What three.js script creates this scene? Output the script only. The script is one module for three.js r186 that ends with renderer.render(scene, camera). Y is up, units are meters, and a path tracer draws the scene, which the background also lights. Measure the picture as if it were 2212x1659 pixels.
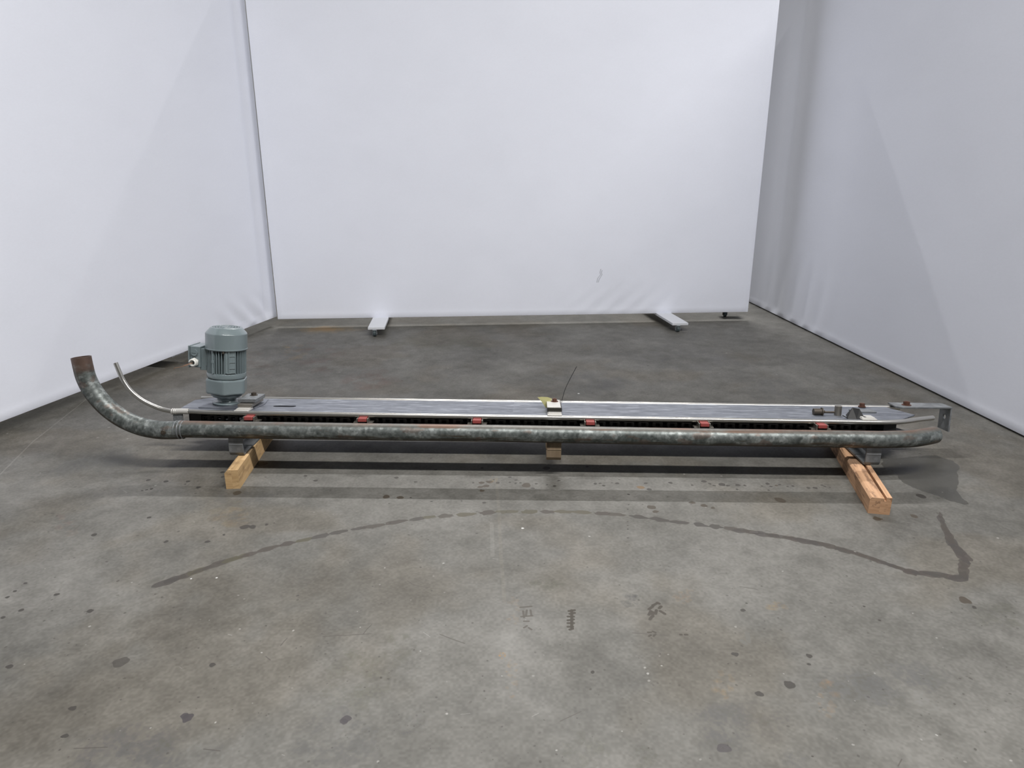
import * as THREE from 'three';
import { RoundedBoxGeometry } from 'three/addons/geometries/RoundedBoxGeometry.js';
import { mergeGeometries } from 'three/addons/utils/BufferGeometryUtils.js';
import { RectAreaLightUniformsLib } from 'three/addons/lights/RectAreaLightUniformsLib.js';

// ---------------------------------------------------------------- camera, light, exposure
const scene = new THREE.Scene();
const W = 2212, Hh = 1659, FOCAL = 1550, EYE = 1.085, PITCH = Math.atan(FOCAL / 4815);
const camera = new THREE.PerspectiveCamera(2 * Math.atan(Hh / 2 / FOCAL) * 180 / Math.PI, W / Hh, 0.05, 60);
camera.position.set(0, EYE, 0);
camera.rotation.set(-PITCH, 0, 0);
scene.add(camera);
const renderer = new THREE.WebGLRenderer({ antialias: true });
renderer.toneMapping = THREE.LinearToneMapping;
renderer.toneMappingExposure = 0.95;
renderer.shadowMap.enabled = true;
scene.background = new THREE.Color(0x000000);
RectAreaLightUniformsLib.init();
// two continuous rows of linear hall lamps running along x: [x centre, y, z, length, intensity, label]
const HALL_Y = 12.5, LAMP_W = 0.16;
const LAMPS = [
  [2.2, 5.0, -0.16, 6.8, 172, 'white linear hall lamp hung over the conveyor'],
  [0.4, 11.5, -12.8, 7.0, 490, 'white linear hall lamp hung high behind the middle partition panel'],
];

// ---------------------------------------------------------------- helpers
let seed = 20240611;
const rnd = () => { seed = (seed * 1664525 + 1013904223) >>> 0; return seed / 4294967296; };
const rr = (a, b) => a + (b - a) * rnd();
const used = {};
function numbered(n) { const k = used[n] = (used[n] ?? -1) + 1; return k ? `${n}_${String(k).padStart(3, '0')}` : n; }
function shade(o) { o.castShadow = true; o.receiveShadow = true; return o; }
function part(name, geo, mat, parent, pos) {
  const m = shade(new THREE.Mesh(geo, mat)); m.name = name; parent.add(m); if (pos) m.position.set(...pos); return m;
}
function thing(name, label, category, group) {
  const g = new THREE.Group(); g.name = numbered(name); g.userData = { label, category }; if (group) g.userData.group = group; scene.add(g); return g;
}
function single(name, geo, mat, label, category, group) {
  const m = part(numbered(name), geo, mat, scene); m.userData = { label, category }; if (group) m.userData.group = group; return m;
}
function structure(name, geo, mat) { const m = part(name, geo, mat, scene); m.userData = { kind: 'structure' }; return m; }
const box = (x0, x1, y0, y1, z0, z1, r = 0.0015) => {
  const g = r > 0 ? new RoundedBoxGeometry(x1 - x0, y1 - y0, z1 - z0, 1, Math.min(r, (x1 - x0) / 2.2, (y1 - y0) / 2.2, (z1 - z0) / 2.2)) : new THREE.BoxGeometry(x1 - x0, y1 - y0, z1 - z0);
  g.translate((x0 + x1) / 2, (y0 + y1) / 2, (z0 + z1) / 2); return g;
};
const merge = (list) => mergeGeometries(list.map((g) => { const h = g.index ? g.toNonIndexed() : g; for (const k of Object.keys(h.attributes)) if (!['position', 'normal', 'uv'].includes(k)) h.deleteAttribute(k); return h; }));
const cyl = (r, h, x, y, z, axis = 'y', seg = 24, r2 = r) => {
  const g = new THREE.CylinderGeometry(r2, r, h, seg); if (axis === 'x') g.rotateZ(-Math.PI / 2); if (axis === 'z') g.rotateX(Math.PI / 2); g.translate(x, y, z); return g;
};
const V = (a) => new THREE.Vector3(...a);
// swept round bar or pipe through points; wall > 0 makes it hollow with cut ends
function tube(pts, r, { seg = 160, rad = 28, wall = 0, uvLen = 1, tension = 0.5 } = {}) {
  const c = new THREE.CatmullRomCurve3(pts.map(V), false, 'catmullrom', tension);
  const outer = new THREE.TubeGeometry(c, seg, r, rad, false), list = [outer];
  const u = outer.attributes.uv; for (let i = 0; i < u.count; i++) u.setX(i, u.getX(i) * uvLen);
  const fr = c.computeFrenetFrames(seg, false);
  for (const e of [0, 1]) {
    const p = c.getPointAt(e), n = fr.normals[e * seg], b = fr.binormals[e * seg], pos = [], uv = [], idx = [];
    for (let k = 0; k <= rad; k++) {
      const a = k / rad * Math.PI * 2;
      for (const q of [r, wall > 0 ? r - wall : 0.0]) {
        const v = p.clone().addScaledVector(n, -Math.cos(a) * q).addScaledVector(b, Math.sin(a) * q); pos.push(v.x, v.y, v.z); uv.push(e * uvLen, k / rad);
      }
      if (k < rad) { const i = k * 2; if (e) idx.push(i, i + 1, i + 2, i + 1, i + 3, i + 2); else idx.push(i, i + 2, i + 1, i + 1, i + 2, i + 3); }
    }
    const g = new THREE.BufferGeometry(); g.setAttribute('position', new THREE.Float32BufferAttribute(pos, 3)); g.setAttribute('uv', new THREE.Float32BufferAttribute(uv, 2)); g.setIndex(idx); g.computeVertexNormals(); list.push(g);
  }
  if (wall > 0) {
    const inner = new THREE.TubeGeometry(c, seg, r - wall, rad, false); const ix = inner.index.array; for (let i = 0; i < ix.length; i += 3) { const t = ix[i]; ix[i] = ix[i + 1]; ix[i + 1] = t; }
    const nn = inner.attributes.normal; for (let i = 0; i < nn.count; i++) nn.setXYZ(i, -nn.getX(i), -nn.getY(i), -nn.getZ(i)); list.push(inner);
  }
  return merge(list);
}
// shape in (x, -z) laid flat: extruded upward from y0 to y1
function slab(pts, y0, y1, holes = [], bevel = 0.0008) {
  const s = new THREE.Shape(pts.map(([x, z]) => new THREE.Vector2(x, -z)));
  for (const h of holes) s.holes.push(new THREE.Path(h.map(([x, z]) => new THREE.Vector2(x, -z))));
  const g = new THREE.ExtrudeGeometry(s, { depth: y1 - y0 - 2 * bevel, bevelEnabled: bevel > 0, bevelSize: bevel, bevelThickness: bevel, bevelSegments: 1, curveSegments: 8 });
  g.rotateX(-Math.PI / 2); g.translate(0, y0 + bevel, 0); return g;
}
// profile in (z, y) extruded along x, centred on xc
function profileX(pts, xc, w, bevel = 0.0008) {
  const s = new THREE.Shape(pts.map(([z, y]) => new THREE.Vector2(-z, y)));
  const g = new THREE.ExtrudeGeometry(s, { depth: w - 2 * bevel, bevelEnabled: true, bevelSize: bevel, bevelThickness: bevel, bevelSegments: 1 });
  g.rotateY(Math.PI / 2); g.translate(xc - w / 2 + bevel, 0, 0); return g;
}
function strip(path, t) { // open (z, y) path thickened to a bent flat bar outline
  const a = [], b = [], n = path.length;
  for (let i = 0; i < n; i++) {
    const p = path[Math.max(0, i - 1)], q = path[Math.min(n - 1, i + 1)], l = Math.hypot(q[0] - p[0], q[1] - p[1]), nx = -(q[1] - p[1]) / l, ny = (q[0] - p[0]) / l;
    a.push([path[i][0] + nx * t / 2, path[i][1] + ny * t / 2]); b.unshift([path[i][0] - nx * t / 2, path[i][1] - ny * t / 2]);
  }
  return [...a, ...b];
}
const hexBolt = (r, h, x, y, z, shank = 0) => merge([cyl(r * 1.45, 0.0018, x, y + 0.0009, z, 'y', 20), cyl(r, h, x, y + 0.0018 + h / 2, z, 'y', 6), cyl(r * 0.82, 0.001, x, y + 0.0022 + h, z, 'y', 12), ...(shank ? [cyl(r * 0.5, shank, x, y + 0.0018 + h + shank / 2, z, 'y', 12)] : [])]);

// smooth tiling value noise
const NS = 256, NT = new Float32Array(NS * NS); for (let i = 0; i < NT.length; i++) NT[i] = rnd();
function noise(x, y) {
  let xi = Math.floor(x), yi = Math.floor(y); let fx = x - xi, fy = y - yi; fx = fx * fx * (3 - 2 * fx); fy = fy * fy * (3 - 2 * fy);
  xi &= 255; yi &= 255; const x1 = (xi + 1) & 255, y1 = ((yi + 1) & 255) << 8, y0 = yi << 8;
  const a = NT[y0 + xi], b = NT[y0 + x1], c = NT[y1 + xi], d = NT[y1 + x1];
  return a + (b - a) * fx + (c - a + (a - b - c + d) * fx) * fy;
}
const fbm = (x, y, o = 4) => { let s = 0, a = 0.5, n = 0; for (let i = 0; i < o; i++) { s += a * noise(x, y); n += a; a *= 0.55; x = x * 2.03 + 17.3; y = y * 2.03 + 5.1; } return s / n; };
const sst = (a, b, x) => { const t = Math.min(1, Math.max(0, (x - a) / (b - a))); return t * t * (3 - 2 * t); };
function paint(w, h, fn) { // canvas filled by fn(x, y) -> [r, g, b] in 0..255
  const c = document.createElement('canvas'); c.width = w; c.height = h; const ctx = c.getContext('2d'), im = ctx.createImageData(w, h), d = im.data;
  for (let y = 0, i = 0; y < h; y++) for (let x = 0; x < w; x++, i += 4) { const q = fn(x, y); d[i] = q[0]; d[i + 1] = q[1]; d[i + 2] = q[2]; d[i + 3] = 255; }
  ctx.putImageData(im, 0, 0); return [c, ctx];
}
function tex(c, srgb = true, rep) {
  const t = new THREE.CanvasTexture(c); t.colorSpace = srgb ? THREE.SRGBColorSpace : THREE.NoColorSpace; t.magFilter = THREE.LinearFilter; t.anisotropy = 8;
  t.wrapS = t.wrapT = THREE.RepeatWrapping; if (rep) t.repeat.set(...rep); return t;
}
// the direction of a photograph pixel, cut with the floor: gives [x, z] in metres
const CP = Math.cos(PITCH), SP = Math.sin(PITCH);
function onFloor(px, py, h = 0) {
  const a = (px - W / 2) / FOCAL, b = -(py - Hh / 2) / FOCAL, ry = b * CP - SP, rz = -b * SP - CP, t = (h - EYE) / ry; return [a * t, rz * t];
}

// ---------------------------------------------------------------- materials
const std = (o) => new THREE.MeshStandardMaterial(o);
const M = {};
{
  const [c] = paint(512, 512, (x, y) => { const n = fbm(x / 30, y / 30, 4), s = noise(x / 9 + 40, y / 9) > 0.62 ? 12 : 0, k = 118 + 60 * (n - 0.5) + s; return [k, k + 3, k + 5]; });
  M.galv = std({ map: tex(c), metalness: 0.55, roughness: 0.5 });
  M.galvPlate = std({ map: tex(paint(1024, 256, (x, y) => { const n = fbm(x / 60, y / 14, 4), m = fbm(x / 14 + 9, y / 10, 3), s = sst(0.6, 0.72, fbm(x / 40 + 70, y / 7 + 3, 3)) * 26, k = 116 + 50 * (n - 0.5) + 22 * (m - 0.5) + s; return [k - 3, k + 1, k + 9]; })[0], true, [0.7, 3]), metalness: 0.55, roughness: 0.46 });
}
M.steel = std({ color: 0xb9b7b2, metalness: 0.9, roughness: 0.3 });
M.rawSteel = std({ color: 0x8d8982, metalness: 0.8, roughness: 0.42 });
M.brightSteel = std({ color: 0xcdcbc6, metalness: 0.4, roughness: 0.4 });
M.darkSteel = std({ color: 0x34332f, metalness: 0.5, roughness: 0.5 });
M.grease = std({ color: 0x131211, metalness: 0.15, roughness: 0.55 });
M.blackSteel = std({ color: 0x121212, metalness: 0, roughness: 0.6 });
M.brownBolt = std({ color: 0x5f4034, metalness: 0.4, roughness: 0.6 });
M.oldBolt = std({ color: 0x4e473f, metalness: 0.5, roughness: 0.55 });
M.red = std({ color: 0x8e3f3b, roughness: 0.6 });
M.motor = new THREE.MeshPhysicalMaterial({ clearcoat: 0.6, clearcoatRoughness: 0.12, map: tex(paint(256, 256, (x, y) => { const n = fbm(x / 24, y / 24, 3), k = (n - 0.5) * 10; return [112 + k, 124 + k, 127 + k]; })[0]), roughness: 0.32 });
M.whitePlastic = std({ color: 0xdcdcd6, roughness: 0.45 });
M.copper = std({ color: 0x94705a, metalness: 0.3, roughness: 0.5 });
M.blackPlastic = std({ color: 0x1a1a1a, roughness: 0.5 });
M.wheel = std({ color: 0x3f4a4c, roughness: 0.6 });
M.castorMetal = std({ color: 0x9aa0a4, metalness: 0.6, roughness: 0.4 });
M.frameWhite = std({ color: 0xd4d6da, roughness: 0.5 });
M.yellowTag = std({ color: 0x8d8a58, roughness: 0.6, side: THREE.DoubleSide });
M.hallWall = std({ color: 0x9a9b9a, roughness: 0.9 });
M.lampBody = std({ color: 0xd8d8d8, roughness: 0.5 });
M.lampGlow = std({ color: 0xffffff, emissive: 0xffffff, emissiveIntensity: 3, roughness: 0.5 });
// old pipe: zinc spangle, dried brown grime along the underside, thin rust; u runs along, v round the pipe
function pipeMat(w, lenM, rustEnd, seedX, track) {
  const h = 256;
  const [c] = paint(w, h, (x, y) => {
    const m1 = x / w * lenM, X = m1 * 34 + seedX, v = y / h, q = (v + 0.5) % 1, Y = q * 6.4; // seam of the noise at the back of the pipe
    const n = fbm(X, Y + 20, 4), m = fbm(X * 3.1 + 7, Y * 3.1 + 11, 3), l = fbm(X * 0.16, Y * 0.5 + 23, 3), s = fbm(X * 0.35 + 60, Y * 4.5 + 31, 4);
    let k = 96 + 62 * (n - 0.5) + 62 * (m - 0.5) + 40 * (l - 0.5) + sst(0.58, 0.66, fbm(X * 1.3 + 44, Y * 1.3 + 9, 3)) * 26; let r = k - 3, g = k + 2, b = k;
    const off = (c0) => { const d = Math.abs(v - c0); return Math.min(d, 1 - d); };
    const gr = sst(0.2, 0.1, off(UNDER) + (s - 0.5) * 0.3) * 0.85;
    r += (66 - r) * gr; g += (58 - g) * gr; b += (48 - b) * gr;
    if (track) { const tr = sst(0.13, 0.1, off(0.75) + (n - 0.5) * 0.03) * 0.75, ru = sst(0.55, 0.72, fbm(X * 0.12 + 5, Y * 0.7 + 2, 3)) * tr * 0.7; r += (104 - r) * tr; g += (100 - g) * tr; b += (94 - b) * tr; r += (122 - r) * ru; g += (82 - g) * ru; b += (62 - b) * ru; }
    const ru = sst(0.64, 0.74, fbm(X * 0.5 + 90, Y * 1.1 + 40, 4)) * 0.4 + (rustEnd ? sst(0.13, 0.05, x / w + (n - 0.5) * 0.1) * 0.85 : 0);
    r += (98 - r) * ru; g += (76 - g) * ru; b += (66 - b) * ru;
    return [r, g, b];
  });
  return std({ map: tex(c), metalness: 0.45, roughness: 0.46 });
}
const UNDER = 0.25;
M.pipe = pipeMat(2048, 2.7, false, 0, true);
M.elbow = pipeMat(512, 0.62, true, 300, false);
function woodMat(base, dark, s) {
  const [c, ctx] = paint(512, 256, (x, y) => {
    const g = fbm(x / 160 + s, y / 6 + 3 * noise(x / 90 + s, y / 40), 4), f = noise(x / 40 + s, y / 1.6), d = sst(0.58, 0.75, fbm(x / 50 + s * 3, y / 22, 4));
    const k = (g - 0.5) * 34 + (f - 0.5) * 14; return [0, 1, 2].map((i) => { const a = base[i] + k; return a + (dark[i] - a) * d * 0.5; });
  });
  return std({ map: tex(c), roughness: 0.75 });
}
M.woodPale = woodMat([190, 158, 114], [146, 118, 84], 5);
M.woodOrange = woodMat([188, 148, 114], [104, 78, 60], 60);
// white stretched fabric
const fabric = (dirt) => {
  const [c, ctx] = paint(1024, 1024, (x, y) => { const k = (noise(x / 1.7, y / 1.7) - 0.5) * 2 + (fbm(x / 90, y / 90, 3) - 0.5) * 5; return [233 + k, 236 + k, 246 + k]; });
  if (dirt) dirt(ctx);
  return std({ map: tex(c), roughness: 0.85 });
};

// ---------------------------------------------------------------- concrete floor (world-space colour, uv in metres)
const STAINS = []; // functions drawing in metres (x right, z)
const CRUMB = [];
function blotch(px, py, wpx, col, alpha, asp = 1, ang = 0, rough = 0.18) {
  const [x, z] = onFloor(px, py), [x2] = onFloor(px + wpx / 2, py), R = Math.abs(x2 - x), n = 18, pts = [], o = rr(0, 100);
  for (let i = 0; i < n; i++) { const a = i / n * Math.PI * 2, q = R * (1 + rough * 2 * (noise(o + Math.cos(a) * 1.6, o + Math.sin(a) * 1.6) - 0.5)); const u = Math.cos(a) * q, v = Math.sin(a) * q * asp; pts.push([x + u * Math.cos(ang) - v * Math.sin(ang), z + u * Math.sin(ang) + v * Math.cos(ang)]); }
  poly(pts, col, alpha);
}
function poly(pts, col, alpha, soft = 0) {
  STAINS.push((c) => { c.fillStyle = `rgba(${col},${alpha})`; const n = pts.length, mid = (i) => [(pts[i % n][0] + pts[(i + 1) % n][0]) / 2, (pts[i % n][1] + pts[(i + 1) % n][1]) / 2]; c.beginPath(); c.moveTo(...mid(0)); for (let i = 1; i <= n; i++) c.quadraticCurveTo(...pts[i % n], ...mid(i)); c.fill(); });
}
function cloud(px, py, wpx, hpx, col, alpha, n = 26) { // patch of many faint overlapping blots
  for (let i = 0; i < n; i++) { const a = rr(0, 6.28), q = Math.sqrt(rnd()); blotch(px + Math.cos(a) * q * wpx / 2, py + Math.sin(a) * q * hpx / 2, wpx * rr(0.12, 0.4), col, alpha, rr(0.6, 1.3), rr(0, 3), 0.5); }
}
function scratch(list, wm, col, alpha) {
  const p = list.map(([x, y]) => onFloor(x, y));
  STAINS.push((c) => { c.strokeStyle = `rgba(${col},${alpha})`; c.lineWidth = wm; c.lineCap = 'round'; c.lineJoin = 'round'; c.beginPath(); c.moveTo(...p[0]); for (const q of p.slice(1)) c.lineTo(...q); c.stroke(); });
}
const DK = '46,43,38', BR = '58,50,40', OR = '136,100,58', PU = '54,49,51';
{ // the dripped trail
  const path = [[358, 1258], [420, 1236], [480, 1215], [540, 1197], [600, 1180], [660, 1166], [720, 1152], [780, 1141], [840, 1131], [900, 1121], [960, 1114], [1010, 1111], [1060, 1107], [1120, 1105], [1180, 1105], [1240, 1106], [1300, 1109], [1360, 1114], [1420, 1122], [1480, 1130], [1540, 1137], [1600, 1146], [1660, 1155], [1720, 1165], [1780, 1177], [1840, 1193], [1880, 1206], [1930, 1223], [1975, 1237], [2020, 1241], [2065, 1248], [2080, 1244], [2080, 1225], [2085, 1210], [2074, 1195], [2055, 1170], [2045, 1150], [2036, 1128], [2031, 1112]].map(([x, y]) => onFloor(x, y));
  const cv = new THREE.CatmullRomCurve3(path.map(([x, z]) => new THREE.Vector3(x, 0, z))), L = cv.getLength();
  let d = 0;
  while (d < L) {
    const t = d / L, p = cv.getPointAt(t), q = cv.getTangentAt(t), ang = Math.atan2(q.z, q.x), solid = t < 0.08 || t > 0.62, len = rr(0.02, 0.036), wid = (t > 0.9 ? 0.019 - 0.12 * (t - 0.9) : t > 0.62 ? 0.0125 : 0.0115) * rr(0.8, 1.25), o = rr(0, 99), pts = [];
    for (let i = 0; i < 16; i++) { const a = i / 16 * 6.2832, w = 1 + 0.9 * (noise(o + Math.cos(a) * 2.5, o + Math.sin(a) * 2.5) - 0.5); const u = Math.cos(a) * len * w, v = Math.sin(a) * wid * w; pts.push([p.x + u * Math.cos(ang) - v * Math.sin(ang), p.z + u * Math.sin(ang) + v * Math.cos(ang)]); }
    poly(pts, t < 0.6 && rnd() < 0.25 ? '68,64,48' : rnd() < 0.5 ? '58,52,46' : '54,50,46', rr(0.72, 0.88));
    if (t > 0.15 && t < 0.7) for (let k = 0; k < 5; k++) { const s = rr(-1, 1) * len, e = rr(0.9, 1.6) * wid * (rnd() < 0.5 ? -1 : 1); const bx = p.x + s * Math.cos(ang) - e * Math.sin(ang), bz = p.z + s * Math.sin(ang) + e * Math.cos(ang), l = rr(0.004, 0.012); STAINS.push((c) => { c.strokeStyle = 'rgba(70,62,54,0.55)'; c.lineWidth = 0.0016; c.beginPath(); c.moveTo(bx, bz); c.lineTo(bx + l, bz - l * 0.2); c.stroke(); }); }
    d += solid ? len * 0.9 : len * rr(1.85, 2.35);
  }
}
// spilled wet patch
const WET = [[1100, 800], [1400, 775], [1700, 760], [1890, 820], [1975, 880], [1930, 950], [1955, 1090], [1930, 1140], [1980, 1220], [2060, 1300], [2040, 1320], [1900, 1290], [1780, 1240], [1680, 1210], [1600, 1185], [1480, 1140], [1380, 1095], [1290, 1040], [1270, 1000], [1200, 930], [1110, 910], [1080, 850]].map(([x, y]) => onFloor(x / 5.267 + 1700, y / 5.267 + 840));
{ const pts = []; WET.forEach((p, i) => { const q = WET[(i + 1) % WET.length]; for (let t = 0; t < 4; t++) pts.push([p[0] + (q[0] - p[0]) * t / 4 + rr(-0.004, 0.004), p[1] + (q[1] - p[1]) * t / 4 + rr(-0.005, 0.005)]); }); poly(pts, '48,46,41', 0.62); }
// separate drops: [x, y, width in photo pixels]
for (const [x, y, w, k] of [[320, 1037, 10], [359, 1040, 10], [406, 1040, 9], [400, 1046, 5], [428, 1053, 10], [307, 1060, 5], [317, 1058, 6], [327, 1056, 7], [481, 1020, 9], [481, 1030, 9], [512, 1065, 18, 1], [565, 1002, 22, 1], [660, 1028, 8], [682, 1038, 9], [856, 1032, 10], [898, 1041, 8], [941, 1015, 7], [1041, 1011, 8], [1181, 1011, 15], [1268, 1008, 8], [1040, 1043, 13, 1], [1057, 1041, 16, 1], [1038, 1052, 12, 1], [1050, 1050, 14, 1], [1041, 1060, 12, 1], [1022, 1043, 5], [1067, 1036, 4], [1075, 1043, 9], [1101, 1031, 9], [1115, 1037, 7], [1101, 1042, 6], [1114, 1044, 6], [1124, 1043, 6], [1137, 1048, 20, 1], [1158, 1045, 7], [1151, 1055, 9], [1182, 1047, 5], [1198, 1050, 7], [1207, 1038, 7], [1286, 1045, 8], [1296, 1044, 7], [1305, 1049, 6], [1322, 1043, 5], [1333, 1044, 10], [1304, 1049, 7], [1384, 1053, 16, 2], [1402, 1057, 11], [1395, 1044, 9], [1448, 1043, 10], [1495, 1048, 6], [1521, 1040, 12], [1533, 1045, 7], [1543, 1049, 7], [1560, 1047, 14], [1572, 1049, 10], [1594, 1048, 11], [1609, 1049, 6], [1592, 1057, 6], [1646, 1050, 6], [1658, 1045, 10], [1665, 1051, 7], [1677, 1049, 8, 1], [1684, 1047, 7], [1701, 1051, 6], [1713, 1050, 6], [1660, 1059, 6], [1746, 1054, 9], [1761, 1054, 10], [1776, 1048, 7], [1782, 1051, 7], [1793, 1053, 4], [835, 1073, 16, 1], [864, 1075, 14, 1], [887, 1075, 5], [932, 1083, 6], [1046, 1086, 8], [997, 1082, 4], [530, 1138, 22], [546, 1138, 14], [576, 1133, 8], [592, 1130, 4], [484, 1155, 6], [449, 1170, 12], [359, 1170, 10], [322, 1118, 10], [204, 1155, 12], [16, 1290, 8], [32, 1277, 8], [55, 1260, 8], [46, 1318, 12], [6, 1334, 10], [20, 1440, 16], [122, 1284, 12], [194, 1320, 15], [157, 1530, 17], [2083, 1297, 24, 1], [2104, 1312, 10], [1975, 1115, 14, 1], [1894, 1120, 16, 1], [1903, 1121, 8, 1], [1990, 1072, 18], [1686, 1081, 26, 1], [1495, 1086, 13, 1], [1522, 1092, 14, 1], [1540, 1097, 10, 1], [1408, 1096, 20, 1], [1416, 1105, 14, 1], [1358, 1068, 6], [1358, 1090, 4], [1356, 1100, 4], [1356, 1127, 5], [1356, 1135, 4], [1356, 1143, 4], [1356, 1162, 5], [1280, 1452, 10], [1605, 1318, 11], [1612, 1303, 5], [1588, 1413, 16], [1748, 1417, 12], [1747, 1435, 8], [1706, 1479, 22], [1640, 1499, 17], [1565, 1616, 30, 3], [404, 1552, 24, 3], [400, 1546, 18, 3], [748, 1553, 24, 3], [742, 1558, 18, 3], [140, 1590, 15], [458, 1437, 14], [260, 1430, 32], [1755, 1634, 5], [1900, 1110, 6], [1867, 1310, 6], [1900, 1340, 6]]) blotch(x, y, w, k === 1 ? BR : k === 2 ? '104,80,52' : k === 3 ? PU : DK, w > 24 ? 0.6 : 0.86, rr(0.8, 1.15), rr(-0.5, 0.5), 0.3);
for (let i = 0; i < 900; i++) { const x = rr(0, W), y = rr(760, 1650); blotch(x, y, rr(1.5, 4.5) * (0.7 + y / 2400), rnd() < 0.15 ? '190,190,186' : DK, rr(0.2, 0.55), rr(0.6, 1.4), rr(0, 3)); }
for (let i = 0; i < 90; i++) { const x = rr(0, W), y = rr(900, 1650), a = rr(-0.6, 0.6), l = rr(5, 22); scratch([[x, y], [x + Math.cos(a) * l, y + Math.sin(a) * l]], rr(0.0006, 0.0014), rnd() < 0.3 ? '176,176,172' : '84,80,74', rr(0.25, 0.6)); }
// rubber tread prints
const strokes = (ox, oy, list, w = 0.006, col = '54,49,40', a = 0.7) => { for (const [x0, y0, x1, y1] of list) scratch([[ox + x0, oy + y0], [ox + x1, oy + y1]], w * 1.35, col, Math.min(1, a * 1.35)); };
strokes(1138, 1320, [[-14, -8, 10, -10], [-8, 0, -6, 14], [0, -2, -2, 10], [8, -2, 10, 10], [-12, 12, 12, 10], [-6, 22, 4, 22], [-6, 36, 0, 32], [4, 36, 10, 40]], 0.004, '60,55,46', 0.6);
strokes(1233, 1338, [[-4, -18, 8, -20], [-2, -12, 8, -14], [-6, -6, 6, -6], [-6, 2, 6, 0], [-6, 8, 6, 8], [-6, 16, 4, 16], [2, -20, 2, 18], [-2, 22, 4, 20]], 0.0055);
strokes(1412, 1322, [[-10, -6, -2, -12], [-2, -14, 6, -18], [8, -20, 12, -18], [-10, 6, -6, -2], [-2, 10, -2, 0], [-8, 16, -4, 10], [4, 4, 6, -4], [14, -2, 24, 4], [12, -8, 16, -12]], 0.006);
strokes(1410, 1370, [[-10, -4, -4, -4], [0, -6, 6, -4], [-8, 4, -4, 2], [2, 4, 6, 0]], 0.004); strokes(1476, 1371, [[-6, 0, -4, 0], [4, 0, 8, 0]], 0.005);
strokes(1612, 1378, [[2, -10, 6, 8], [-10, 6, -2, 12]], 0.008, '92,90,86', 0.6);
for (const l of [[[697, 1375], [802, 1369]], [[785, 1369], [792, 1360], [803, 1349]], [[606, 1395], [614, 1385], [620, 1379]], [[574, 1418], [584, 1426]], [[950, 1370], [975, 1380], [1004, 1390]], [[880, 1255], [895, 1264], [925, 1270]], [[1598, 1267], [1636, 1273]], [[1210, 1558], [1255, 1537]], [[1940, 1655], [1948, 1640]], [[160, 1617], [232, 1614]], [[440, 1618], [475, 1622]], [[1366, 1367], [1442, 1373]]]) scratch(l, 0.0022, '66,62,56', 0.75);
scratch([[0, 1025], [70, 955], [165, 880], [200, 850]], 0.004, '150,148,142', 0.4);
// faint dark blots and old rust
for (const [x, y, w, h, a] of [[780, 1470, 130, 150, 0.045], [720, 1590, 180, 120, 0.05], [860, 1400, 60, 80, 0.045], [880, 1560, 80, 60, 0.04], [1180, 1262, 70, 20, 0.06], [1362, 1298, 40, 34, 0.09], [1262, 1620, 90, 80, 0.06], [1390, 1640, 60, 60, 0.06], [520, 1075, 120, 26, 0.05], [480, 1118, 60, 20, 0.05], [2150, 1330, 90, 60, 0.06], [1900, 1480, 240, 90, 0.035], [1600, 1560, 200, 100, 0.03], [250, 1000, 260, 40, 0.05], [330, 1620, 300, 90, 0.03], [1720, 1640, 60, 40, 0.05], [640, 760, 180, 60, 0.05], [1250, 830, 200, 50, 0.05], [1680, 840, 160, 50, 0.05], [960, 740, 200, 30, 0.045], [1500, 770, 240, 60, 0.04]]) cloud(x, y, w, h, '56,54,52', a * 1.5);
for (const [x, y, w, h, a] of [[1085, 1416, 14, 14, 0.2], [1105, 1465, 26, 90, 0.07], [1098, 1440, 16, 40, 0.08], [1562, 1480, 40, 60, 0.06], [1785, 1508, 44, 80, 0.07], [505, 1110, 90, 60, 0.04], [1066, 1035, 16, 18, 0.12], [1480, 1285, 40, 40, 0.05], [1675, 1310, 40, 20, 0.06], [640, 760, 60, 40, 0.06], [470, 740, 40, 16, 0.05], [700, 712, 150, 8, 0.06], [1110, 1320, 30, 60, 0.05], [145, 1130, 50, 50, 0.03]]) cloud(x, y, w, h, OR, a * 1.5, 18);
for (const [x, y, w, h] of [[690, 770, 90, 70], [800, 820, 120, 40], [560, 790, 60, 60]]) cloud(x, y, w, h, '88,60,54', 0.13, 22);
scratch([[1072, 1030], [1078, 1110], [1082, 1200], [1090, 1300]], 0.01, '128,118,102', 0.12); scratch([[1062, 1130], [1064, 1200]], 0.012, '140,140,136', 0.18);
for (const [x, y, w] of [[1129, 1141, 6], [413, 1250, 4], [468, 1248, 5], [1250, 850, 5]]) blotch(x, y, w, '214,214,212', 0.85);

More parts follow.
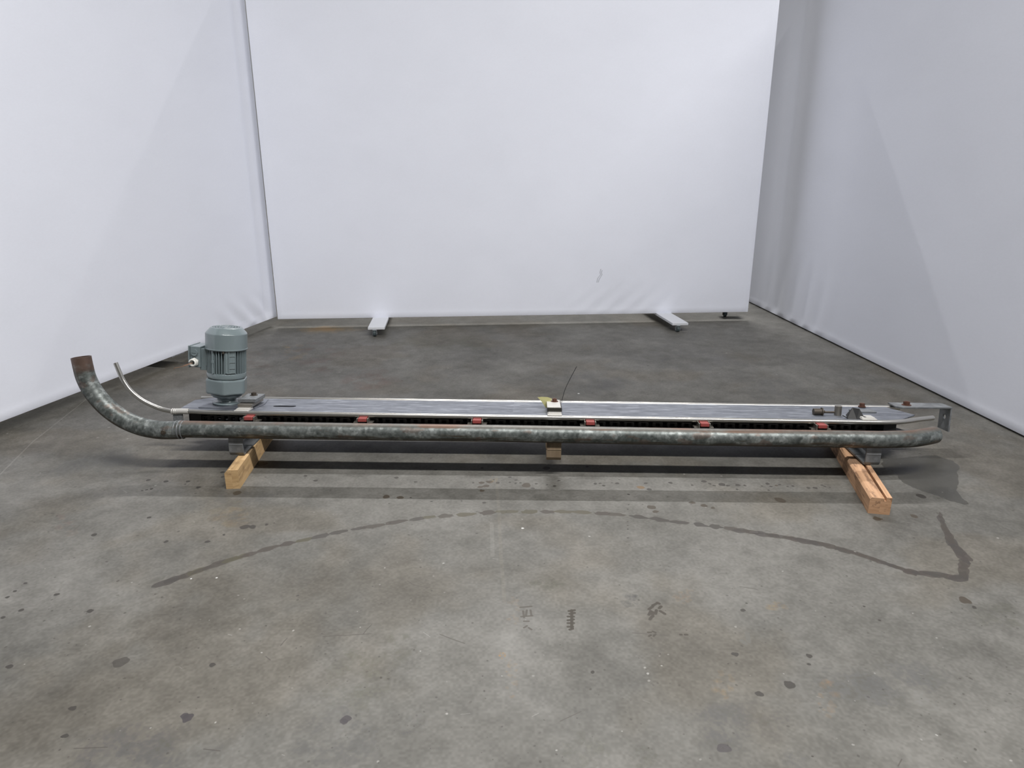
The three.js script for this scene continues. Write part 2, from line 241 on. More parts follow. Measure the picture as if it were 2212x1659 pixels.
function concrete(x, z) {
  const a = fbm(x * 1.1 + 31, z * 1.1 + 17, 4), b = fbm(x * 5 + 3, z * 5 + 61, 4), c = fbm(x * 21 + 8, z * 21 + 90, 3), d = noise(x * 170, z * 170), w = fbm(x * 2.3 + 120, z * 2.3 + 44, 4);
  let k = 91 + 26 * (a - 0.5) + 30 * (b - 0.5) + 24 * (c - 0.5) + 14 * (d - 0.5);
  const br = sst(0.5, 0.66, w) * 0.7; // brownish worn areas
  return [k + 2.5 - br * 3, k + 1 - br * 6, k - 4 - br * 10];
}
function floorTile(x0, z0, size, px) {
  const s = size / px;
  const [c, ctx] = paint(px, px, (i, j) => concrete(x0 + (i + 0.5) * s, z0 + (j + 0.5) * s));
  ctx.setTransform(1 / s, 0, 0, 1 / s, -x0 / s, -z0 / s);
  for (const f of STAINS) f(ctx);
  const rough = document.createElement('canvas'); rough.width = rough.height = 512; const q = rough.getContext('2d');
  q.drawImage(paint(256, 256, (i, j) => { const v = 150 + 60 * (fbm((x0 + i / 256 * size) * 6, (z0 + j / 256 * size) * 6, 3) - 0.5); return [v, v, v]; })[0], 0, 0, 512, 512);
  const r = size / 512; q.setTransform(1 / r, 0, 0, 1 / r, -x0 / r, -z0 / r); q.fillStyle = 'rgb(96,96,96)'; q.beginPath(); WET.forEach(([a, b], i) => (i ? q.lineTo(a, b) : q.moveTo(a, b))); q.fill();
  const t = tex(c), u = tex(rough, false); t.wrapS = t.wrapT = u.wrapS = u.wrapT = THREE.MirroredRepeatWrapping;
  return std({ map: t, roughnessMap: u, roughness: 1, metalness: 0 });
}
{
  const tiles = [[-1.6, -2.6, 1.6], [0, -2.6, 1.6], [-3.2, -4.2, 3.2], [0, -4.2, 3.2], [-3.2, -7.4, 6.4]];
  const mats = tiles.map(([x, z, s]) => floorTile(x, z, s, 2048));
  mats.push(std({ color: 0x7d7c78, roughness: 0.9 }));
  const rects = [[0, -1.6, 0, -2.6, -1], [1, 0, 1.6, -2.6, -1], [2, -3.2, -1.6, -2.6, -1], [2, -3.2, 0, -4.2, -2.6], [3, 1.6, 3.2, -2.6, -1], [3, 0, 3.2, -4.2, -2.6], [4, -3.2, 3.2, -7.4, -4.2], [4, -12, -3.2, -18, 10], [4, 3.2, 12, -18, 10], [4, -3.2, 3.2, -1, 10], [4, -3.2, 3.2, -18, -7.4]];
  const pos = [], nor = [], uv = [], g = new THREE.BufferGeometry();
  const quad = (m, p, n, t) => { g.addGroup(pos.length / 3, 6, m); for (const i of [0, 1, 2, 0, 2, 3]) { pos.push(...p[i]); nor.push(...n); uv.push(...t[i]); } };
  for (const [m, x0, x1, z0, z1] of rects) {
    const [tx, tz, s] = tiles[m], c = [[x0, z1], [x1, z1], [x1, z0], [x0, z0]];
    quad(m, c.map(([x, z]) => [x, 0, z]), [0, 1, 0], c.map(([x, z]) => [(x - tx) / s, 1 - (z - tz) / s]));
  }
  const X = 12, Z0 = -18, Z1 = 10, T = -0.2, o = [[0, 0], [1, 0], [1, 1], [0, 1]];
  quad(5, [[-X, T, Z0], [X, T, Z0], [X, T, Z1], [-X, T, Z1]], [0, -1, 0], o);
  quad(5, [[-X, T, Z1], [X, T, Z1], [X, 0, Z1], [-X, 0, Z1]], [0, 0, 1], o); quad(5, [[X, T, Z0], [-X, T, Z0], [-X, 0, Z0], [X, 0, Z0]], [0, 0, -1], o);
  quad(5, [[X, T, Z1], [X, T, Z0], [X, 0, Z0], [X, 0, Z1]], [1, 0, 0], o); quad(5, [[-X, T, Z0], [-X, T, Z1], [-X, 0, Z1], [-X, 0, Z0]], [-1, 0, 0], o);
  g.setAttribute('position', new THREE.Float32BufferAttribute(pos, 3)); g.setAttribute('normal', new THREE.Float32BufferAttribute(nor, 3)); g.setAttribute('uv', new THREE.Float32BufferAttribute(uv, 2));
  structure('floor', g, mats);
}
// the hall round the booth
structure('wall_back', box(-12, 12, 0, HALL_Y, -18.2, -18, 0), M.hallWall);
structure('wall_front', box(-12, 12, 0, HALL_Y, 10, 10.2, 0), M.hallWall);
structure('wall_left', box(-12.2, -12, 0, HALL_Y, -18.2, 10.2, 0), M.hallWall);
structure('wall_right', box(12, 12.2, 0, HALL_Y, -18.2, 10.2, 0), M.hallWall);
structure('ceiling', box(-12.2, 12.2, HALL_Y, HALL_Y + 0.2, -18.2, 10.2, 0), M.hallWall);

for (const [x, ly, z, len, I, label] of LAMPS) {
  const g = thing('linear_hall_lamp', label, 'lamp', 'linear hall lamps'); g.position.set(x, ly, z);
  part('housing', box(-len / 2, len / 2, 0.012, 0.07, -0.1, 0.1, 0.004), M.lampBody, g);
  part('diffuser', box(-len / 2 + 0.02, len / 2 - 0.02, 0.0, 0.012, -LAMP_W / 2, LAMP_W / 2, 0), M.lampGlow, g);
  for (const s of [-0.4, 0, 0.4]) part('hanger_wire', cyl(0.004, HALL_Y - ly - 0.07, s * len, (HALL_Y - ly + 0.07) / 2, 0, 'y', 8), M.castorMetal, g);
  const L = new THREE.RectAreaLight(0xfffdfb, I, len, LAMP_W); L.position.set(x, ly - 0.006, z); L.rotation.set(-Math.PI / 2, 0, 0); L.castShadow = true; scene.add(L);
}

// ---------------------------------------------------------------- white fabric partition panels on castors
function castor(parent, x, z, steel = M.castorMetal) {
  const y = 0.02;
  const w = part('castor', merge([box(x - 0.012, x + 0.012, 0.038, 0.045, z - 0.016, z + 0.016, 0.001), box(x - 0.014, x - 0.011, 0.012, 0.04, z - 0.01, z + 0.012, 0.0008), box(x + 0.011, x + 0.014, 0.012, 0.04, z - 0.01, z + 0.012, 0.0008), cyl(0.003, 0.03, x, y, z, 'x', 10)]), steel, parent);
  part('wheel', cyl(0.02, 0.016, x, y, z, 'x', 28), M.wheel, w);
}
function panel(label, from, to, y0, y1, thick, wrinkle, feet, mat) {
  // front face runs from -> to (left to right seen from inside); local x along, z towards the inside
  const g = thing('partition_panel', label, 'partition', 'white fabric partition panels'), dx = to[0] - from[0], dz = to[1] - from[1], len = Math.hypot(dx, dz);
  g.position.set(from[0], 0, from[1]); g.rotation.y = Math.atan2(-dz, dx);
  const nx = 180, ny = 110, b = new THREE.BoxGeometry(len, y1 - y0, thick, nx, ny, 1); b.translate(len / 2, (y0 + y1) / 2, -thick / 2);
  const p = b.attributes.position;
  for (let i = 0; i < p.count; i++) if (p.getZ(i) > -0.001) {
    const x = p.getX(i), y = p.getY(i), e = Math.min(x, len - x, y - y0, y1 - y); let d = -0.004 * sst(0, 0.05, e) + wrinkle(x, y, len) * sst(0, 0.03, e);
    if (e < 0.001) d -= 0.006; p.setZ(i, d);
  }
  b.computeVertexNormals();
  part('fabric_cover', b, mat, g);
  for (const [x, z0, z1, skew] of feet) {
    const a = slab([[x - 0.05, z0], [x + 0.05, z0], [x + 0.05 + skew, z1], [x - 0.05 + skew, z1]].reverse(), 0.045, y0, [], 0.001);
    const f = part('support_foot', a, M.frameWhite, g); castor(f, x + skew - 0.012, z1 + (z1 > z0 ? -0.012 : 0.012));
  }
  return g;
}
const small = (s, o) => (x, y) => (fbm(x * s + o, y * s * 0.6 + o, 3) - 0.5);
const n1 = small(1.6, 40), n2 = small(1.2, 90), n3 = small(1.4, 150);
const scribble = (c) => { c.strokeStyle = 'rgba(120,122,130,0.75)'; c.lineWidth = 0.9; for (const [a, b2] of [[0, 0], [3, 4]]) { c.beginPath(); c.moveTo(690 + a, 874 + b2); c.lineTo(688 + a, 886); c.lineTo(690 + a, 892); c.lineTo(684 + a, 904 + b2); c.lineTo(682 + a, 918); c.stroke(); } };
// the middle panel
panel('white fabric panel facing the camera behind the conveyor, on two visible castor feet', [-1.517, -4.55], [1.599, -4.775], 0.06, 2.12, 0.045,
  (x, y, len) => 0.006 * n1(x, y) + 0.004 * sst(0.32, 0.06, y) * (Math.sin((x - 2.25 + (0.1 - y) * 1.1) * 46) * 0.5) * sst(0.55, 0.15, Math.abs(x - 2.28)), [[0.66, -0.3, 0.27, 0.0], [2.52, -0.3, 0.29, 0.05]], fabric(scribble));
// the left panel, opening outward
{
  const a = onFloor(0, 913, 0.06), b = onFloor(600, 683.6, 0.06), dx = a[0] - b[0], dz = a[1] - b[1], k = 1.75;
  panel('brightly lit white fabric panel on the elbow pipe side of the booth', [b[0] + dx * k, b[1] + dz * k], [b[0], b[1]], 0.06, 2.12, 0.045,
    (x, y, len) => 0.008 * n2(x, y) - 0.012 * Math.exp(-(((len - x - 0.11) / 0.035) ** 2)) + 0.008 * sst(0.3, 0.06, y) * Math.sin((x + y) * 40) * sst(0.4, 0.1, Math.abs(len - x - 0.35)), [[0.5, -0.03, -0.5, 0], [2.6, -0.03, -0.5, 0]], fabric());
}
// the right panel
{
  const a = onFloor(1620, 653, 0.008), b = onFloor(2212, 943, 0.008), dx = b[0] - a[0], dz = b[1] - a[1];
  panel('shaded white fabric panel with vertical wrinkles on the end bracket side', [a[0] - dx * 0.02, a[1] - dz * 0.02], [a[0] + dx * 1.7, a[1] + dz * 1.7], 0.008, 2.12, 0.045,
    (x, y, len) => 0.008 * n3(x * 1.6, y * 0.5) - 0.01 * Math.exp(-(((x - 0.42) / 0.05) ** 2)) + 0.008 * sst(0.5, 0.05, y) * Math.sin(x * 34 - y * 5 + 2 * noise(x * 5, 3)) * sst(0.75, 0.2, Math.abs(x - 0.7)), [], fabric());
}
{ // dolly foot of the right panel showing under the middle one
  const g = thing('panel_foot', 'dark castor foot under the far corner of the middle panel', 'castor foot');
  const [x, z] = onFloor(1562, 684); g.position.set(x, 0, z);
  part('foot_beam', box(-0.03, 0.11, 0.045, 0.058, -0.04, 0.04, 0.001), M.darkSteel, g); castor(g, 0.01, 0, M.darkSteel);
}

// ---------------------------------------------------------------- timbers under the conveyor
{
  const bevelled = (w, h, cut) => [[-w / 2, 0], [w / 2, 0], [w / 2, h], [-w / 2 + cut, h], [-w / 2, h - cut]];
  const beam = (outline, len, bev) => { const g = new THREE.ExtrudeGeometry(new THREE.Shape(outline.map((p) => new THREE.Vector2(...p))), { depth: len - 2 * bev, bevelEnabled: true, bevelSize: 0, bevelThickness: bev, bevelSegments: 1 }); g.translate(0, 0, -len + bev); const u = g.attributes.uv, p = g.attributes.position, n = g.attributes.normal; for (let i = 0; i < u.count; i++) { if (Math.abs(n.getZ(i)) > 0.7) u.setXY(i, p.getX(i) * 6, p.getY(i) * 6); else u.setXY(i, p.getZ(i) * 2, (p.getX(i) + p.getY(i)) * 6); } return g; };
  const a = single('timber_beam', beam(bevelled(0.046, 0.069, 0.012), 0.62, 0.002), M.woodPale, 'pale squared timber with chipped corner under the motor end of the conveyor', 'timber', 'timbers carrying the conveyor');
  a.position.set(-0.946, 0, -2.209); a.rotation.y = 0.066;
  const o = [[-0.032, 0], [0.032, 0], [0.032, 0.059], [0.016, 0.059], [0.016, 0.046], [0.010, 0.046], [0.010, 0.055], [-0.026, 0.056], [-0.032, 0.050]];
  const b = single('timber_beam', beam(o, 0.66, 0.002), M.woodOrange, 'orange stained timber with a groove along its top under the end bracket', 'timber', 'timbers carrying the conveyor');
  b.position.set(1.157, 0, -2.03); b.rotation.y = -0.197;
}

// ---------------------------------------------------------------- the conveyor: local x along, y out of its top plate, z towards the front pipe
const conv = thing('tubular_track_conveyor', 'long galvanised pipe track conveyor with grey motor lying on two timbers', 'conveyor');
{
  const m = new THREE.Matrix4().makeBasis(new THREE.Vector3(0.9996, -0.0047, 0.0274), new THREE.Vector3(0.0077, 0.9936, -0.113), new THREE.Vector3(-0.0267, 0.1132, 0.9932));
  conv.quaternion.setFromRotationMatrix(m); conv.position.set(0, 0.1584, -2.3139);
}
const HX = [-0.967, 0.147, 1.242];
// the chain chassis lies 10 cm behind the running pipe, its plate a little above the pipe's axis
const CHASSIS = { at: [-0.0024, -0.0268, -0.0978], size: 1.0407 };
function seat(o) { o.position.multiplyScalar(CHASSIS.size).add(V(CHASSIS.at)); o.scale.setScalar(CHASSIS.size); return o; }
const cpart = (name, geo, mat, parent, pos) => seat(part(name, geo, mat, parent, pos));
// running pipe and its elbow
part('running_pipe', tube([[-1.165, 0, 0], [-0.6, 0, 0], [0, 0.001, 0], [0.6, -0.001, 0], [1.2, -0.001, 0], [1.272, -0.001, -0.001], [1.334, 0, -0.006], [1.386, 0, -0.018], [1.437, 0.002, -0.038], [1.474, 0.003, -0.058]], 0.0297, { seg: 220, rad: 36, wall: 0.003 }), M.pipe, conv);
const elbow = part('pipe_elbow', tube([[-1.4885, 0.252, 0], [-1.4845, 0.214, 0], [-1.479, 0.181, 0], [-1.466, 0.1454, 0], [-1.4462, 0.1109, 0], [-1.4164, 0.0754, 0], [-1.38, 0.0448, 0], [-1.3387, 0.0213, 0], [-1.2928, 0.0048, 0], [-1.2381, -0.0045, 0], [-1.19, -0.0045, 0], [-1.165, -0.003, 0]], 0.0318, { seg: 120, rad: 36, wall: 0.003 }), M.elbow, conv);
part('weld_seam', merge([0, 1, 2].map((i) => { const g = new THREE.TorusGeometry(0.0305, 0.0022 + 0.0006 * (i % 2), 8, 36); g.rotateY(Math.PI / 2); g.translate(-1.175 + i * 0.012, -0.002, 0); return g; })), M.galv, elbow);
part('plug_screw', merge([cyl(0.008, 0.008, -1.207, -0.004, 0.033, 'z', 16), cyl(0.004, 0.004, -1.207, -0.004, 0.038, 'z', 6)]), M.oldBolt, elbow);
// guide rods
cpart('guide_rod', tube([[-1.165, 0.051, -0.055], [-1.03, 0.0475, -0.055], [-0.6, 0.0465, -0.055], [0.1, 0.046, -0.055], [0.7, 0.046, -0.055], [1.2, 0.0455, -0.055], [1.3, 0.046, -0.056], [1.3665, 0.047, -0.067], [1.4358, 0.048, -0.097], [1.4992, 0.048, -0.1236]], 0.0085, { seg: 160, rad: 20 }), M.steel, conv);
const bentRod = cpart('bent_guide_rod', tube([[-1.4024, 0.2234, -0.055], [-1.3909, 0.1875, -0.055], [-1.3801, 0.1575, -0.055], [-1.3592, 0.1244, -0.055], [-1.3259, 0.0934, -0.055], [-1.2915, 0.0735, -0.055], [-1.2526, 0.0577, -0.055], [-1.2131, 0.0495, -0.055]], 0.008, { seg: 90, rad: 20 }), M.steel, conv);
part('weld_collar', merge([0, 1, 2].map((i) => { const g = new THREE.TorusGeometry(0.0085, 0.0026, 8, 20); g.rotateY(Math.PI / 2); g.rotateZ(-0.1); g.translate(-1.214 + i * 0.0065, 0.05, -0.055); return g; })), M.brightSteel, bentRod);
part('rod_sleeve', tube([[-1.205, 0.05, -0.055], [-1.185, 0.051, -0.055], [-1.155, 0.0508, -0.055]], 0.0102, { seg: 8, rad: 20 }), M.brightSteel, bentRod);
cpart('rear_guide_rod', tube([[-1.215, 0.046, -0.288], [-0.3, 0.047, -0.288], [0.6, 0.0465, -0.288], [1.4, 0.0465, -0.288], [1.46, 0.0465, -0.282]], 0.0085, { seg: 40, rad: 20 }), M.steel, conv);
cpart('end_tab', box(-1.213, -1.178, -0.028, 0.044, -0.058, -0.053, 0.001), M.galv, conv);
// plates of the chassis
const oval = (x0, x1, zc, r) => { const p = []; for (let i = 0; i <= 10; i++) { const a = Math.PI / 2 + i / 10 * Math.PI; p.push([x0 + r + Math.cos(a) * r, zc + Math.sin(a) * r]); } for (let i = 0; i <= 10; i++) { const a = -Math.PI / 2 + i / 10 * Math.PI; p.push([x1 - r + Math.cos(a) * r, zc + Math.sin(a) * r]); } return p; };
const metreUV = (g, s = 1) => { const p = g.attributes.position, u = g.attributes.uv; for (let i = 0; i < u.count; i++) u.setXY(i, p.getX(i) * s, p.getZ(i) * s); return g; };
cpart('top_plate', metreUV(slab([[-1.185, -0.066], [1.35, -0.066], [1.448, -0.15], [1.4, -0.272], [-1.17, -0.272], [-1.215, -0.235], [-1.205, -0.1]], 0.047, 0.052, [oval(-0.885, -0.8, -0.15, 0.013)], 0.0006)), M.galvPlate, conv);
cpart('base_plate', metreUV(slab([[-1.18, -0.045], [1.34, -0.045], [1.43, -0.13], [1.38, -0.272], [-1.18, -0.272]], -0.012, -0.007, [], 0.0006)), M.darkSteel, conv);
for (const z of [-0.112, -0.226]) cpart('side_web', box(-0.98, 1.22, -0.007, 0.047, z - 0.004, z + 0.004, 0), M.grease, conv);
cpart('end_block', box(1.30, 1.345, -0.007, 0.046, -0.2, -0.066, 0.002), M.blackSteel, conv);
cpart('end_block', box(-1.165, -1.12, -0.007, 0.046, -0.2, -0.072, 0.002), M.grease, conv);
for (const x of [-1.045, 1.235]) {
  const pts = []; for (let i = 0; i < 48; i++) { const a = i / 48 * Math.PI * 2, r = i % 4 < 2 ? 0.083 : 0.074; pts.push([x + Math.cos(a) * r, -0.172 + Math.sin(a) * r]); }
  cpart('sprocket', slab(pts, 0.015, 0.023, [], 0.0005), M.grease, conv);
}
{ // conveyor chain along the front run
  const pitch = 0.0254, plate = (w) => { const p = []; for (let i = 0; i < 12; i++) { const a = i / 12 * Math.PI * 2; p.push([Math.cos(a) * 0.009 + (Math.cos(a) > 0 ? 1 : -1) * pitch / 2 * 0.98, Math.sin(a) * 0.009]); } return [slab(p, w, w + 0.003, [], 0), slab(p, -w - 0.003, -w, [], 0)]; };
  const outer = merge([...plate(0.0095), cyl(0.0035, 0.03, -pitch / 2, 0, 0, 'y', 8), cyl(0.0035, 0.03, pitch / 2, 0, 0, 'y', 8)]);
  const inner = merge([...plate(0.006), cyl(0.0078, 0.012, -pitch / 2, 0, 0, 'y', 10), cyl(0.0078, 0.012, pitch / 2, 0, 0, 'y', 10)]);
  const n = Math.floor((1.29 + 1.11) / pitch);
  for (let i = 0; i < n; i++) cpart(`chain_link${i ? '_' + String(i).padStart(3, '0') : ''}`, i % 2 ? outer : inner, M.grease, conv, [-1.11 + i * pitch, 0.02, -0.086]);
}
{ // pushers on the chain
  const red = box(-0.015, 0.015, -0.010, 0.009, -0.045, 0.012, 0.002); const nosed = red.clone(); { const p = nosed.attributes.position; for (let i = 0; i < p.count; i++) if (p.getZ(i) > 0 && p.getY(i) < 0) p.setY(i, p.getY(i) + 0.006); nosed.computeVertexNormals(); }
  const side = (s) => merge([box(s * 0.0185 - 0.002, s * 0.0185 + 0.002, -0.013, 0.007, -0.045, 0.008, 0.0006), box(Math.min(s * 0.02, s * 0.034), Math.max(s * 0.02, s * 0.034), -0.013, -0.008, -0.04, -0.002, 0.0008)]);
  for (const x of [-0.93, -0.527, -0.124, 0.272, 0.668, 1.072]) {
    const g = new THREE.Group(); g.name = 'pusher'; g.position.set(x, 0.033, -0.033); seat(g); conv.add(g);
    part('red_block', nosed, M.red, g).userData = { label: 'worn red plastic block' };
    for (const s of [-1, 1]) part('steel_cheek', side(s), M.rawSteel, g);
  }
}
// hangers: a bent strap below the pipe and a stepped clamp on the top plate
const bracketMats = [M.galv, std({ map: woodMat([128, 112, 92], [84, 66, 50], 200).map, roughness: 0.6, metalness: 0.2 }), M.galv];
HX.forEach((x, i) => {
  const back = -0.2, lift = 0.19 * 0.1139;
  const h = part('hanger_bracket', profileX(strip([[0.001, -0.026], [0.004, -0.045], [0.002, -0.08], [-0.004, -0.0885], [-0.012, -0.0885], [back, -0.0885 + lift], [back - 0.004, -0.06], [back - 0.004, -0.034]], 0.006), x - 0.001, 0.051), bracketMats[i], conv);
  part('hanger_weld', box(x - 0.024, x + 0.024, -0.0535, -0.0505, 0.003, 0.0085, 0.001), bracketMats[i], h);
  part('hanger_lug', merge([box(x - 0.02, x + 0.02, -0.04, -0.034, -0.14, -0.02, 0.001)]), M.galv, h);
  const c = cpart('clamp_foot', merge([box(x - 0.024, x + 0.027, 0.0525, 0.0575, -0.1, -0.05, 0.0012), box(x - 0.021, x + 0.025, 0.0575, 0.0605, -0.1, -0.064, 0.001)]), M.brightSteel, conv);
  if (i < 2) {
    part('clamp_block', box(x - 0.024, x + 0.028, 0.0605, i ? 0.0745 : 0.072, -0.2, -0.086, 0.001), i ? M.darkSteel : M.rawSteel, c);
    part('clamp_plate', i ? box(x - 0.025, x + 0.024, 0.0745, 0.0785, -0.2, -0.084, 0.001) : box(x - 0.03, x + 0.036, 0.074, 0.087, -0.2, -0.105, 0.0015), i ? M.brightSteel : M.galv, c);
    part('clamp_bolt', hexBolt(0.0095, 0.008, x + 0.004, i ? 0.0785 : 0.087, -0.172, 0.002), i ? M.brownBolt : M.oldBolt, c);
  }
});
// flat end bracket with a bolt and a down-turned, drilled leg
{
  const s = new THREE.Shape([[0.0, 0.0], [0.07, 0.0], [0.07, 0.093], [0, 0.093]].map((p) => new THREE.Vector2(...p))); const hp = new THREE.Path(); hp.absellipse(0.035, 0.05, 0.0095, 0.0095, 0, Math.PI * 2, false); s.holes.push(hp);
  const leg = new THREE.ExtrudeGeometry(s, { depth: 0.0055, bevelEnabled: false }); leg.rotateY(Math.PI / 2); leg.translate(1.62, -0.03, -0.228);
  const b = cpart('end_bracket', merge([slab([[1.425, -0.235], [1.425, -0.3], [1.62, -0.3], [1.6255, -0.296], [1.6255, -0.232], [1.62, -0.228], [1.44, -0.222]].reverse(), 0.0575, 0.0635, [], 0.0008), leg]), M.galv, conv);
  part('end_bracket_bolt', hexBolt(0.0115, 0.011, 1.472, 0.0635, -0.258, 0.002), M.brownBolt, b);
}
cpart('edge_bolt', hexBolt(0.0095, 0.011, 1.31, 0.054, -0.262, 0), M.brownBolt, conv);
// chain tensioner lying along the plate
{
  const z = -0.128, y = 0.0635, g = new THREE.Group(); g.name = 'chain_tensioner'; seat(g); conv.add(g);
  part('tension_nut', merge([cyl(0.0125, 0.028, 1.091, y, z, 'x', 6), cyl(0.015, 0.004, 1.107, y, z, 'x', 24), cyl(0.009, 0.008, 1.113, y, z, 'x', 18, 0.005)]), M.oldBolt, g);
  part('tension_rod', cyl(0.004, 0.05, 1.135, y - 0.001, z, 'x', 14), M.oldBolt, g);
  const post = part('tension_post', cyl(0.0125, 0.034, 1.164, 0.069, z, 'y', 24), M.rawSteel, g);
}
// folded black stop plate
{
  const g = new THREE.BufferGeometry(); const P = [[1.176, 0.052, -0.075], [1.206, 0.052, -0.068], [1.236, 0.054, -0.072], [1.200, 0.088, -0.098], [1.232, 0.080, -0.112], [1.196, 0.052, -0.135], [1.236, 0.052, -0.14]];
  const idx = [0, 1, 3, 1, 2, 4, 1, 4, 3, 3, 4, 6, 3, 6, 5, 0, 3, 5, 2, 6, 4, 0, 5, 1, 1, 5, 6, 1, 6, 2]; g.setAttribute('position', new THREE.Float32BufferAttribute(idx.flatMap((i) => P[i]), 3)); g.setAttribute('uv', new THREE.Float32BufferAttribute(idx.flatMap((i) => [P[i][0], P[i][2]]), 2)); g.computeVertexNormals();
  const b = cpart('stop_plate', g, M.blackSteel, conv); for (const lip of [(() => { const q = box(-0.012, 0.012, -0.0015, 0.0015, -0.003, 0.003, 0.0005); q.rotateZ(-0.5); q.translate(1.17, 0.058, -0.078); return q; })(), (() => { const q = box(-0.012, 0.014, -0.0015, 0.0015, -0.006, 0.006, 0.0005); q.rotateZ(-0.25); q.translate(1.243, 0.058, -0.074); return q; })()]) part('stop_lip', lip, M.blackSteel, b);
}
cpart('slotted_pad', box(1.236, 1.32, 0.052, 0.058, -0.205, -0.165, 0.001), M.galv, conv);
cpart('motor_mount_plate', slab([[-1.14, -0.1], [-0.935, -0.1], [-0.925, -0.175], [-0.94, -0.25], [-1.14, -0.25]], 0.052, 0.0555, [], 0.0006), M.galvPlate, conv);

// ---------------------------------------------------------------- gear motor
{
  const g = new THREE.Group(); g.name = 'gear_motor'; g.position.set(-1.066, 0.0555, -0.172); g.rotation.z = -0.062; seat(g); conv.add(g); g.userData = { label: 'grey painted gear motor standing upright' };
  const lathe = (pts, seg = 48) => new THREE.LatheGeometry(pts.map((p) => new THREE.Vector2(...p)), seg);
  part('output_flange', lathe([[0, 0], [0.05, 0], [0.05, 0.006], [0.047, 0.008], [0.034, 0.0085], [0.033, 0.024], [0.05, 0.028], [0.056, 0.034], [0.058, 0.045], [0, 0.045]]), M.motor, g);
  { // hexagonal gear case, rounded corners
    const R = 0.0775, a0 = 14 * Math.PI / 180, s = new THREE.Shape(), n = 6, cs = [...Array(n)].map((_, i) => { const a = a0 + i * Math.PI / 3; return [Math.sin(a) * R, -Math.cos(a) * R]; });
    const lerp = (p, q, t) => [p[0] + (q[0] - p[0]) * t, p[1] + (q[1] - p[1]) * t];
    cs.forEach((c, i) => { const p = cs[(i + n - 1) % n], q = cs[(i + 1) % n], A = lerp(c, p, 0.12), B = lerp(c, q, 0.12); if (!i) s.moveTo(...A); else s.lineTo(...A); s.quadraticCurveTo(...c, ...B); });
    const e = new THREE.ExtrudeGeometry(s, { depth: 0.042, bevelEnabled: true, bevelSize: 0.006, bevelOffset: -0.006, bevelThickness: 0.007, bevelSegments: 3, curveSegments: 6 }); e.rotateX(-Math.PI / 2); e.translate(0, 0.05, 0);
    part('gear_case', e, M.motor, g);
  }
  part('bearing_shield', lathe([[0, 0.1], [0.066, 0.1], [0.0685, 0.104], [0.0685, 0.119], [0.066, 0.121], [0, 0.121]]), M.motor, g);
  part('stator_core', cyl(0.0525, 0.094, 0, 0.166, 0, 'y', 48), M.motor, g);
  const fin = new RoundedBoxGeometry(0.003, 0.09, 0.0175, 1, 0.0008); fin.translate(0, 0.166, 0.0595);
  for (let i = 0; i < 44; i++) { const a = i / 44 * Math.PI * 2, d = ((a * 180 / Math.PI + 540) % 360) - 180; if ((d > 19 && d < 48) || (d < -62 && d > -118)) continue; part('cooling_fin', fin, M.motor, g).rotation.y = a; }
  const pad = part('rating_pad', box(-0.017, 0.017, 0.124, 0.209, 0.052, 0.0665, 0.001), M.motor, g); pad.rotation.y = 33 * Math.PI / 180;
  for (const y of [0.142, 0.164, 0.186]) part('pad_rib', box(-0.004, 0.0165, y, y + 0.002, 0.0655, 0.0685, 0.0004), M.motor, pad);
  part('clamp_bar', cyl(0.0022, 0.08, -0.005, 0.166, 0.0685, 'y', 10), M.motor, pad); part('clamp_bar_end', box(-0.012, 0.003, 0.124, 0.128, 0.064, 0.07, 0.0006), M.motor, pad);
  const tie = part('tie_rod', merge([cyl(0.0025, 0.09, 0, 0.166, 0.069, 'y', 10), box(-0.005, 0.005, 0.16, 0.17, 0.066, 0.071, 0.0008), box(-0.004, 0.004, 0.124, 0.142, 0.066, 0.071, 0.0008), cyl(0.0045, 0.004, 0, 0.203, 0.0695, 'z', 12)]), M.motor, g); tie.rotation.y = -20 * Math.PI / 180;
  const cowl = part('fan_cowl', lathe([[0.058, 0.205], [0.072, 0.205], [0.0745, 0.207], [0.0745, 0.21], [0.0725, 0.213], [0.0725, 0.262], [0.070, 0.2665], [0.0545, 0.2835], [0.051, 0.2855], [0.047, 0.2855], [0.047, 0.283], [0.0525, 0.281], [0.068, 0.264], [0.0702, 0.26], [0.0702, 0.213], [0.058, 0.205]]), M.motor, g);
  for (const [r0, r1] of [[0.012, 0.015], [0.022, 0.025], [0.032, 0.035], [0.041, 0.044]]) part('grille_ring', lathe([[r0, 0.2826], [r0, 0.2856], [r1, 0.2856], [r1, 0.2826]], 40), M.motor, cowl);
  for (let i = 0; i < 4; i++) { const b = part('grille_spoke', box(-0.047, 0.047, 0.2826, 0.2854, -0.002, 0.002, 0.0004), M.motor, cowl); b.rotation.y = i * Math.PI / 4 + 0.2; }
  for (const a of [14, -75]) { const t = part('cowl_screw', merge([cyl(0.003, 0.01, 0, 0.204, 0.071, 'y', 8), cyl(0.005, 0.003, 0, 0.2, 0.071, 'y', 8)]), M.oldBolt, cowl); t.rotation.y = a * Math.PI / 180; }
  // terminal box on the far side from the plate
  const tb = part('terminal_box', merge([box(-0.115, -0.078, 0.136, 0.213, -0.042, 0.045, 0.003), box(-0.084, -0.058, 0.143, 0.205, -0.034, 0.034, 0.002)]), M.motor, g);
  part('box_lid', box(-0.121, -0.1155, 0.134, 0.215, -0.044, 0.047, 0.002), M.motor, tb);
  part('blanking_plug', merge([cyl(0.0118, 0.007, -0.097, 0.191, 0.0475, 'z', 24), box(-0.105, -0.089, 0.19, 0.192, 0.051, 0.0525, 0)]), M.motor, tb);
  const ring = (pts, seg) => { const q = lathe(pts, seg); q.rotateX(Math.PI / 2); q.translate(-0.097, 0.156, 0.045); return q; };
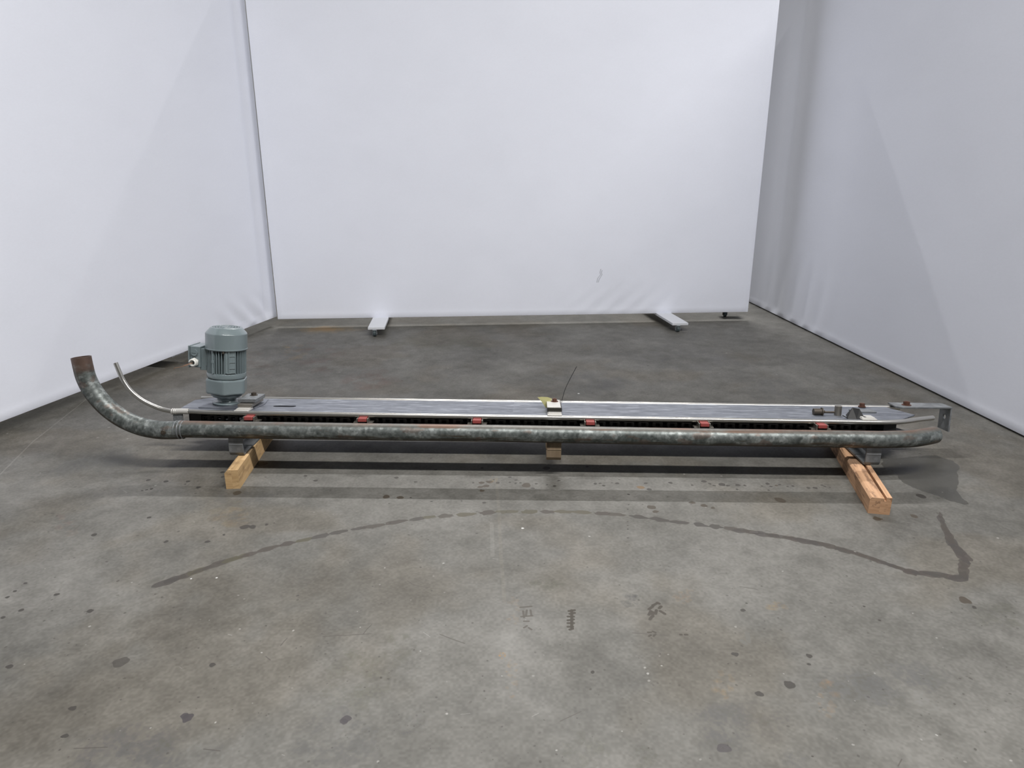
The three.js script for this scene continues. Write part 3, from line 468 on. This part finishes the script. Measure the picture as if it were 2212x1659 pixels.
  const gl = part('cable_gland', merge([ring([[0.008, 0.001], [0.0165, 0.001], [0.0165, 0.012], [0.008, 0.012], [0.008, 0.001]], 6), ring([[0.008, 0.001], [0.0145, 0.012], [0.0145, 0.018], [0.012, 0.0225], [0.0085, 0.0225], [0.008, 0.001]], 24)]), M.whitePlastic, tb);
  const w = (pts) => tube(pts.map(([x, y, z]) => [x + 0.012, y, z]), 0.0009, { seg: 24, rad: 6 });
  part('wire', merge([w([[-0.109, 0.156, 0.066], [-0.122, 0.152, 0.08], [-0.14, 0.143, 0.086], [-0.16, 0.138, 0.088], [-0.165, 0.133, 0.088]]), w([[-0.107, 0.157, 0.066], [-0.12, 0.15, 0.08], [-0.132, 0.146, 0.086], [-0.14, 0.143, 0.082]])]), M.copper, gl).userData = { label: 'bare copper strand' };
  part('wire', merge([w([[-0.109, 0.158, 0.066], [-0.128, 0.157, 0.076], [-0.148, 0.158, 0.08], [-0.168, 0.166, 0.082]]), w([[-0.11, 0.158, 0.066], [-0.13, 0.154, 0.078], [-0.148, 0.155, 0.084], [-0.154, 0.16, 0.084]])]), M.blackPlastic, gl).userData = { label: 'black insulated strand' };
  part('box_foot', box(-0.084, -0.06, 0.126, 0.146, 0.012, 0.034, 0.001), M.motor, tb);
}
scene.updateMatrixWorld(true);
const toWorld = (p) => conv.localToWorld(V(p).multiplyScalar(CHASSIS.size).add(V(CHASSIS.at)));
// ---------------------------------------------------------------- loose bits on the middle clamp
{
  const A = [[0.139, 0.0785, -0.172], [0.131, 0.074, -0.165], [0.127, 0.058, -0.16], [0.119, 0.056, -0.162], [0.107, 0.074, -0.168], [0.088, 0.093, -0.176], [0.105, 0.093, -0.183], [0.126, 0.091, -0.188], [0.142, 0.086, -0.188]].map(toWorld);
  const c = A.reduce((s, p) => s.add(p), new THREE.Vector3()).multiplyScalar(1 / A.length), pos = [], th = new THREE.Vector3(0, 0.0004, 0.0012);
  const tri = (a, b, d) => pos.push(a.x, a.y, a.z, b.x, b.y, b.z, d.x, d.y, d.z), up = (p) => p.clone().add(th);
  for (let i = 0; i < A.length; i++) { const p = A[i], q = A[(i + 1) % A.length]; tri(up(c), up(q), up(p)); tri(c, p, q); tri(p, up(p), up(q)); tri(p, up(q), q); }
  const g = new THREE.BufferGeometry(); g.setAttribute('position', new THREE.Float32BufferAttribute(pos, 3)); g.setAttribute('uv', new THREE.Float32BufferAttribute(new Float32Array(pos.length / 3 * 2), 2)); g.computeVertexNormals();
  single('warning_tag', g, M.yellowTag, 'curled yellow green tag under the brown bolt of the middle clamp', 'tag');
  single('cable_tie', tube([[0.176, 0.0765, -0.16], [0.181, 0.1, -0.162], [0.19, 0.13, -0.165], [0.206, 0.165, -0.168], [0.229, 0.21, -0.172]].map((p) => toWorld(p).toArray()), 0.0011, { seg: 40, rad: 8 }), M.blackPlastic, 'thin black tie sticking up from the middle clamp', 'cable tie');
}
renderer.render(scene, camera);
